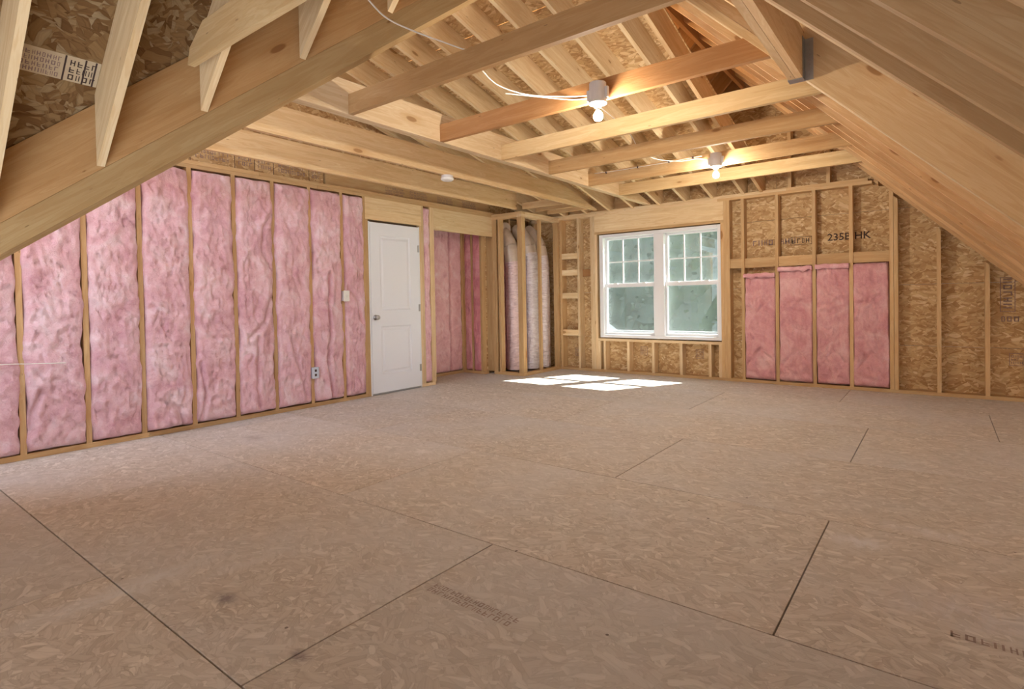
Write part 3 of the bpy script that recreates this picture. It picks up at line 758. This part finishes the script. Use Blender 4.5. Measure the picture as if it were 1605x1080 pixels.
batt('flat pink batt on the closet back wall, left of its split seam', gc, (CX-.004, 6.195, 0), (0, -1, 0), (1, 0, 0), .365, .045, 2.40, bulge=.02, depth=.085, seed=41, wav=.012, crease=(1.2,), color=(1, .95, .93))
batt('pink batt on the closet back wall, right of the seam near the inner corner', gc, (CX-.004, 6.458, 0), (0, -1, 0), (1, 0, 0), .245, .045, 2.40, bulge=.02, depth=.085, seed=42, wav=.012, crease=(1.2,), color=(1, .92, .90))
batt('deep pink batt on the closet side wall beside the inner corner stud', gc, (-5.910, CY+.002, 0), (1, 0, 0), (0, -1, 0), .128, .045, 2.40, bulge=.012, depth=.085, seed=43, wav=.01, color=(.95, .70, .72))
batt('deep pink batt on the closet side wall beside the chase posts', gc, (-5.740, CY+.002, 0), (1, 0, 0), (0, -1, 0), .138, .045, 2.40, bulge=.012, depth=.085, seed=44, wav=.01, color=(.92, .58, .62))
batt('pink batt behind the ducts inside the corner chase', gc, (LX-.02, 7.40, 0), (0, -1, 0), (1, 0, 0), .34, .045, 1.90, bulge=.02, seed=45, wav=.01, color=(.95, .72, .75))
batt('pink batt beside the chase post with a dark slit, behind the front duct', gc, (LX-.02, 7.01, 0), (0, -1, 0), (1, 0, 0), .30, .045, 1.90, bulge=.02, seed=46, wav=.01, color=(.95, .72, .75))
gr_ = 'short pink batts right of the window'
rb = [(-2.062, -1.652, 1.40, 'short pink batt right of the window, lowest top of the four'),
      (-1.652, -1.237, 1.465, 'short pink batt with a torn folded-over top edge, second from the window'),
      (-1.237, -.851, 1.478, 'short pink batt with a folded top and frayed right edge, third from the window'),
      (-.851, -.460, 1.486, 'short pink batt farthest from the window, beside the doubled stud')]
for i, (a, b_, zt, lb) in enumerate(rb):
    w = b_-a-TW+.004; 
    o = batt(lb, gr_, (b_, BY-.004+.02, 0), (-1, 0, 0), (0, -1, 0), w, .045, zt, bulge=.022, seed=60+i, wav=.016, foot=.8, cuts=(([(.1, .3), (.5, .45), (.9, .25)], .012, .022), ([(.2, 1.1), (.6, .9+.05*i), (.9, 1.0)], .012, .020)), crease=(.14,), color=(.90, .72, .68))
    if i < 3:  # folded flap along the top
        nxx = 16; v = []; f = []
        for k in range(nxx+1):
            u = k/nxx; jag = .02*noise.noise(Vector((u*6+i*5, 1, 2)))
            zt2 = zt+.004+.012*noise.noise(Vector((u*5+i, 3, 3))); base = BY-.030-.010*abs(noise.noise(Vector((u*9, i, 4))))
            x = b_-u*w
            v += [(x, BY-.0, zt2), (x, base-.010, zt2+.006), (x, base-.016, zt2-.022), (x, base-.006, zt2-.050-jag), (x, BY-.012, zt2-.046-jag)]
        for k in range(nxx):
            for q in range(4): f.append((k*5+q, (k+1)*5+q, (k+1)*5+q+1, k*5+q+1))
        MB().add(v, f).link('folded_flap', BATT, o, (1.0, .82, .80), True)

# ------------------------------------------------------------------ flexible ducts in the chase
def duct(label, xc, yc, r, seed, color=(1, 1, 1), top=2.28, wrap=1.95):
    root = empty('flexible_duct', (xc, yc, 0)); tag(root, label, 'duct', 'insulated flexible ducts in the corner chase')
    pts = [Vector((xc, yc, .045)), Vector((xc, yc, .5)), Vector((xc, yc, 1.0)), Vector((xc, yc, 1.45)), Vector((xc-.01, yc, 1.72)), Vector((xc-.07, yc, 1.98)), Vector((xc-.17, yc-.0, 2.14)), Vector((xc-.30, yc, 2.25))]
    v, f, Q = tube(pts, r, 28, 22); n = 28
    for i, q in enumerate(Q):
        zz = i*.021
        for j in range(n):
            k = i*n+j; p = Vector(v[k]); dr = p-q
            a = j/n*6.283
            s_ = 1+.035*noise.noise(Vector((math.cos(a)*2+seed, math.sin(a)*2, zz*2.3)))+.05*noise.noise(Vector((math.cos(a)*3+seed, math.sin(a)*3, zz*14)))
            if i == 0: s_ *= 1.0
            v[k] = q+dr*s_
            if v[k].x < LX+.02: v[k].x = LX+.02
            if v[k].z < .042: v[k].z = .042
    cutrow = next(i for i, q in enumerate(Q) if q.z > wrap)
    low = [p for p in v[:(cutrow+1)*n]]; lf = [q for q in f if max(q) < (cutrow+1)*n]
    MB().add(low, lf).link('foil_jacket', FOIL, root, color, True)
    hi = v[cutrow*n:]; hf = [tuple(x-cutrow*n for x in q) for q in f if min(q) >= cutrow*n]
    MB().add(hi, hf).link('bent_sleeve', SLEEVE, root, (1, 1, 1), True)
duct('insulated duct with pinkish jacket, nearest the chase post', -5.285, 6.93, .120, 3, (.98, .82, .80), wrap=1.70)
duct('silver foil duct in the middle of the chase', -5.12, 7.20, .115, 8, wrap=1.84)
duct('silver foil duct against the window wall side of the chase', -5.08, 7.45, .108, 15, (.95, .93, .93), wrap=1.80)

# ------------------------------------------------------------------ lamps, boxes, detector, cable
def lamp(label, x, y, z):
    root = empty('bulb_lamp', (x, y, z)); tag(root, label, 'lamp', 'bare bulb lamp holders on the ceiling ties')
    bx = MB().lathe([(0, .125), (.054, .125), (.056, .120), (.056, 0), (.050, 0), (.050, .118), (0, .118)], (x, y, z+.012), 20)
    for s_ in (-1, 1): bx.box(x+s_*.066-.010, x+s_*.066+.010, y-.012, y+.012, z+.03, z+.10)
    bx.link('junction_box', GREYB, root)
    MB().lathe([(0, .012), (.058, .012), (.060, .006), (.056, 0), (.030, -.003), (.024, -.012), (.022, -.022), (0, -.022)], (x, y, z), 28).link('porcelain_holder', CERAM, root, smooth=True)
    cap = MB().lathe([(0, -.020), (.0135, -.020), (.0135, -.040), (.017, -.046), (0, -.046)], (x, y, z), 16).link('bulb_base', GREYB, root, smooth=True)
    MB().lathe([(.015, -.044), (.020, -.052), (.028, -.066), (.031, -.080), (.029, -.094), (.020, -.106), (.008, -.111), (0, -.1115)], (x, y, z), 24).link('bulb', BULB, root, smooth=True)
lamp('lit bare bulb on the nearer lamp holder, under the reddish brown ceiling tie', -1.778, 3.350-.068, 2.400)
lamp('lit bare bulb on the farther lamp holder, close to the window wall', -1.79, 5.81-.068, 2.425)
sdt = empty('smoke_detector', (-4.129, 4.30, ZC)); tag(sdt, 'round white smoke detector box screwed under a ceiling joist', 'smoke detector')
MB().lathe([(0, -.055), (.050, -.055), (.066, -.045), (.070, -.030), (0, -.030)], (-4.129, 4.30, ZC), 28).link('cover', IVORY, sdt, smooth=False)
MB().lathe([(.062, -.030), (.062, 0), (0, 0)], (-4.129, 4.30, ZC), 24).link('base_ring', GREYB, sdt)
def ebox(name, label, y, z, h, w, mat, face, d=.06, cat='electrical box'):
    r = empty(name, (LX, y, z)); tag(r, label, cat)
    box('back_box', LX-.02, LX+.045, y-w/2, y+w/2, z-h/2, z+h/2, mat, r, bevel=.004)
    p_ = box('cover_plate', LX+.045, LX+.052, y-w/2-.004, y+w/2+.004, z-h/2-.004, z+h/2+.004, face, r, bevel=.003)
    return r, p_
r_, p_ = ebox('light_switch_box', 'small ivory light switch box on the stud left of the door', 3.915, 1.205, .115, .072, GREYB, IVORY)
box('toggle', LX+.052, LX+.060, 3.909, 3.921, 1.19, 1.22, IVORY, p_)
r_, p_ = ebox('outlet_box', 'blue grey plastic outlet box low on a stud between pink batts', 3.495, .375, .115, .075, PLASTIC, PLASTIC)
for dz in (-.024, .024): box('socket', LX+.052, LX+.0535, 3.483, 3.507, .375+dz-.013, .375+dz+.013, INK, p_)
def cable(label, pts, r=.0042):
    v, f, Q = tube(pts, r, 8, 8); return tag(MB().add(v, f).link('electrical_cable', CABLE, None, smooth=True), label, 'cable', 'white electrical cables over the ties')
cable('white cable running from above the valley beam over the nearest brown tie', [(-2.05, 1.40, 2.62), (-2.18, 1.72, 2.60), (-2.27, 1.93, 2.60), (-2.27, 2.12, 2.60), (-2.23, 2.34, 2.598), (-2.21, 2.47, 2.60)])
cable('white cable drooping from the brown tie to the nearer lamp box', [(-2.21, 2.48, 2.596), (-2.26, 2.66, 2.57), (-2.31, 2.90, 2.545), (-2.25, 3.14, 2.535), (-2.06, 3.28, 2.515), (-1.92, 3.330, 2.50), (-1.845, 3.31, 2.485)])
cable('thin white cable sagging from the nearer lamp towards the header side', [(-2.34, 3.02, 2.53), (-2.20, 3.20, 2.525), (-2.02, 3.335, 2.50), (-1.845, 3.335, 2.47)])
cable('white cable looping between the ties into the farther lamp box', [(-1.98, 3.40, 2.592), (-2.06, 3.75, 2.60), (-2.12, 4.18, 2.60), (-2.22, 4.7, 2.60), (-2.34, 5.15, 2.58), (-2.32, 5.50, 2.55), (-2.15, 5.72, 2.54), (-2.0, 5.80, 2.555), (-1.88, 5.79, 2.52), (-1.85, 5.76, 2.50)])
cable('white cable stapled along the side of the farther lamp tie', [(-3.20, 5.800, 2.583), (-2.95, 5.798, 2.572), (-2.6, 5.798, 2.570), (-2.3, 5.798, 2.570), (-2.05, 5.798, 2.574), (-1.95, 5.800, 2.572)], .0036)
st = MB()
for x in (-3.05, -2.66, -2.30, -2.04): st.box(x-.005, x+.005, 5.791, 5.81, 2.562, 2.582)
tag(st.link('cable_staples', INK), 'black staples holding cable to the farther lamp tie', 'staples', kind='stuff')
cable('thin pale wire stretched across the leftmost batts at knee height', [(LX+.062, .30, .735), (LX+.062, .66, .73), (LX+.062, .95, .727), (LX+.064, 1.10, .718), (LX+.062, 1.32, .703)], .003)

# ------------------------------------------------------------------ printed marks (flat ink on the boards)
def marks(parent, o, ux, uy, w, h, rows_, mat, seed, frame_=False, name='printed_mark', gap=.3):
    r = random.Random(seed); mb = MB(); ux = Vector(ux).normalized(); uy = Vector(uy).normalized(); o = Vector(o)
    def rect(a0, a1, b0, b1): mb.add([o+ux*a0+uy*b0, o+ux*a1+uy*b0, o+ux*a1+uy*b1, o+ux*a0+uy*b1], [(0, 1, 2, 3)])
    if frame_:
        t = min(w, h)*.05
        rect(0, w, 0, t); rect(0, w, h-t, h); rect(0, t, t, h-t); rect(w-t, w, t, h-t)
    m_ = .12*h if frame_ else 0
    rh = (h-2*m_)/rows_
    for i in range(rows_):
        a = m_
        while a < w-m_-.3*rh:
            cw = rh*r.uniform(.35, .6)
            b0 = m_+i*rh+rh*.12; b1 = m_+(i+1)*rh-rh*.12; q = cw*.26
            k = r.randint(0, 4)
            rect(a, a+q, b0, b1)
            if k in (0, 1): rect(a, a+cw, b0, b0+q)
            if k in (1, 2): rect(a, a+cw, b1-q, b1)
            if k in (0, 3): rect(a, a+cw, (b0+b1-q)/2, (b0+b1+q)/2)
            if k in (3, 4, 1): rect(a+cw-q, a+cw, b0, b1)
            a += cw*(1+gap)+.1*rh
    return mb.link(name, mat, parent)
def text(parent, s, M_, size, mat, name='printed_lettering'):
    cu = bpy.data.curves.new('lettering', 'FONT'); cu.body = s; cu.size = size; cu.align_x = 'CENTER'; cu.resolution_u = 2; cu.offset = size*.012
    o = bpy.data.objects.new('tmp', cu); C.objects.link(o)
    me = bpy.data.meshes.new_from_object(o.evaluated_get(bpy.context.evaluated_depsgraph_get())); bpy.data.objects.remove(o)
    return link(name, me, M_, mat, parent)
yb = Y1-.0008
mb_ = Matrix(((1, 0, 0), (0, 0, 1), (0, 1, 0))).to_4x4()
def back_m(x, z, flipx=1): # text on the back sheathing facing the room
    m = Matrix(((flipx, 0, 0), (0, 0, -1), (0, 1, 0))).to_4x4(); m.translation = (x, yb, z); return m
text(wb_, '235B HK', back_m(-.87, 1.775, 1), .12, INK)
marks(wb_, (-1.95, yb, 1.76), (1, 0, 0), (0, 0, 1), .50, .09, 1, FADED, 5)
marks(wb_, (-1.50, yb, 1.75), (1, 0, 0), (0, 0, 1), .24, .10, 1, INK, 6, True)
for x, z in ((-4.67, .21), (-3.55, .27), (-2.72, .26), (.56, .35)): marks(wb_, (x, yb, z), (1, 0, 0), (0, 0, 1), .11, .13, 3, FADED, int(x*100) % 97, True)
marks(wb_, (.49, yb, 1.27), (0, 0, -1), (1, 0, 0), .36, .12, 1, FADED, 12, True)
marks(wb_, (.50, yb, .80), (1, 0, 0), (0, 0, 1), .16, .07, 1, FADED, 13)
# grade strips on the left rim board
rimx = LX-.0495
for y in (2.31, 2.72, 2.92, 3.12, 3.53): box('printed_line', rimx, rimx+.0004, y, y+.006, 2.462, 2.655, INK, wl)
for y, w in ((2.36, .32), (2.76, .13), (2.96, .13), (3.18, .3), (3.57, .1)): marks(wl, (rimx, y, 2.50), (0, 1, 0), (0, 0, 1), w, .10, 2, FADED, int(y*10), name='printed_mark')
for y in (4.6, 5.0, 5.5, 6.0): marks(wl, (LX-.0495, y, 2.47), (0, 1, 0), (0, 0, 1), .3, .10, 3, FADED, int(y*10))
# boxed pale print band on the near left roof panel
def p3(y, x, e=.0015): return Vector((x, y, x+P3C+RD-e))
u_ = Vector((1, 0, 1)).normalized()
marks_o = p3(.72, -3.64)
sb = MB(); sb.add([p3(.40, -3.66), p3(1.07, -3.66), p3(1.07, -3.56), p3(.40, -3.56)], [(0, 1, 2, 3)]); sb.link('printed_band', PALE, ce)
marks(ce, p3(.74, -3.655, .003), (0, 1, 0), u_, .17, .12, 4, FADED, 21); marks(ce, p3(.94, -3.655, .003), (0, 1, 0), u_, .12, .12, 3, INK, 22)
for y in (.915, 1.0, 1.045): sb = MB(); sb.add([p3(y, -3.66, .0035), p3(y+.008, -3.66, .0035), p3(y+.008, -3.56, .0035), p3(y, -3.56, .0035)], [(0, 1, 2, 3)]); sb.link('printed_line', INK, ce)
# print on the shed roof panel near the lamp
def sp(x, y): return Vector((x, y, shed(y)+SD-.002))
marks(ce, sp(-2.36, 4.25), (1, 0, 0), (0, 1, -.25), .17, .10, 1, INK, 33, True)
# floor prints, grey dust swipe and dark smears
marks(floor, (-1.60, 1.50, .0008), (1, -.02, 0), (0, 1, 0), .42, .07, 2, FPRINT, 41, name='faded_print')
marks(floor, (.02, 2.30, .0008), (1, -.03, 0), (0, 1, 0), .60, .05, 1, FPRINT, 42, name='faded_print')

# ------------------------------------------------------------------ outside: lawn, trees, neighbour's gable
gnd = box('ground', -60, 60, 8.2, 90, -3.3, -3.0, GRASS); tag(gnd, kind='structure')
def tree(x, y, h, r, seed, col):
    root = empty('leafy_tree', (x, y, -3.0)); rr = random.Random(seed)
    MB().cyl((x, y, -3.0), (x, y, -3+h*.55), .22, 10, .10).link('trunk', BARK, root)
    mb = MB(); zc = -3+h*.56; hz = h*.46
    for i in range(6500):
        t = rr.uniform(0, 6.283); cz = rr.uniform(-1, 1); q = rr.uniform(.55, 1)**.5*(1+.22*noise.noise(Vector((math.cos(t)*2, math.sin(t)*2, cz*2+seed))))
        s = (1-cz*cz)**.5
        p = Vector((x+r*q*s*math.cos(t), y+r*q*s*math.sin(t), zc+hz*q*cz))
        a = Vector((rr.gauss(0, 1), rr.gauss(0, 1), rr.gauss(0, 1))).normalized()*rr.uniform(.05, .12); b = a.orthogonal().normalized()*a.length*.6
        mb.add([p-a, p-b, p+a, p+b], [(0, 1, 2, 3)])
    nu, nv = 40, 26; v = []; f = []
    for j in range(nv+1):
        ph = math.pi*j/nv-math.pi/2
        for i in range(nu):
            t = 2*math.pi*i/nu; dv = Vector((math.cos(t)*math.cos(ph), math.sin(t)*math.cos(ph), math.sin(ph)))
            q = .90*(1+.22*noise.noise(Vector((dv.x*2, dv.y*2, dv.z*2+seed))))+.10*noise.noise(dv*7+Vector((seed, 0, 0)))
            v.append((x+r*q*dv.x, y+r*q*dv.y, zc+hz*q*dv.z))
    for j in range(nv):
        for i in range(nu): f.append((j*nu+i, j*nu+(i+1) % nu, (j+1)*nu+(i+1) % nu, (j+1)*nu+i))
    mb.add(v, f)
    mb.link('foliage', LEAF, root, col)
    return root
tr = [(-9.5, 17.5, 9.0, 2.6, 1, (1, 1, 1), 'broad grey green tree outside, seen through the left window unit'),
      (-6.2, 16.0, 8.6, 2.4, 2, (.9, 1, .9), 'dense leafy tree outside behind the centre of the window'),
      (-3.2, 17.0, 9.2, 2.6, 3, (1.1, 1.1, 1.0), 'lighter leafy tree outside, seen through the right window unit'),
      (-12.5, 20.0, 10.0, 3.0, 4, (.9, .95, 1), 'tall tree outside, farther back beyond the left window edge'),
      (-8.0, 21.5, 10.5, 3.2, 5, (.85, .95, .9), 'tall dark tree outside, behind the gap of the two nearer trees'),
      (-4.6, 21.5, 10.2, 3.2, 6, (.9, 1, .95), 'tall tree outside, farthest back in the right window unit'),
      (-15.5, 24.0, 10.6, 3.4, 7, (.9, .95, .95), 'distant tree outside at the far left of the window view')]
for x, y, h, r, s_, c_, lb in tr: tag(tree(x, y, h, r, s_, c_), lb, 'tree', 'leafy trees outside the window')

# low white outbuilding whose roof edge shows in the lower left corner of the window
XA, ZA, XB, ZB = -6.928, .53, -6.442, .19
ob = empty('white_outbuilding', (-7.2, 12.0, -3.0)); tag(ob, 'low white building outside, its sloping edge filling the lower left corner of the window', 'building')
zz = lambda x: ZA-(ZA-ZB)/(XB-XA)*(x-XA)
prism("wall", [(-10.2, 11, -3), (-6.0, 11, -3), (-6.0, 11, zz(-6.0)-.04), (-8.1, 11, zz(-8.1)-.04), (-10.2, 11, zz(-6.0)-.04)], (0, 2.0, 0), (0, 0, 1), SIDING, ob)
prism('roof_slope', [(-8.1, 10.95, zz(-8.1)-.04), (-5.8, 10.95, zz(-5.8)-.04), (-5.8, 10.95, zz(-5.8)), (-8.1, 10.95, zz(-8.1))], (0, 2.1, 0), (1, 0, -.7), SIDING, ob)
prism('roof_slope', [(-8.1, 10.95, zz(-8.1)-.04), (-8.1, 10.95, zz(-8.1)), (-10.4, 10.95, zz(-5.8)), (-10.4, 10.95, zz(-5.8)-.04)], (0, 2.1, 0), (1, 0, .7), SIDING, ob)
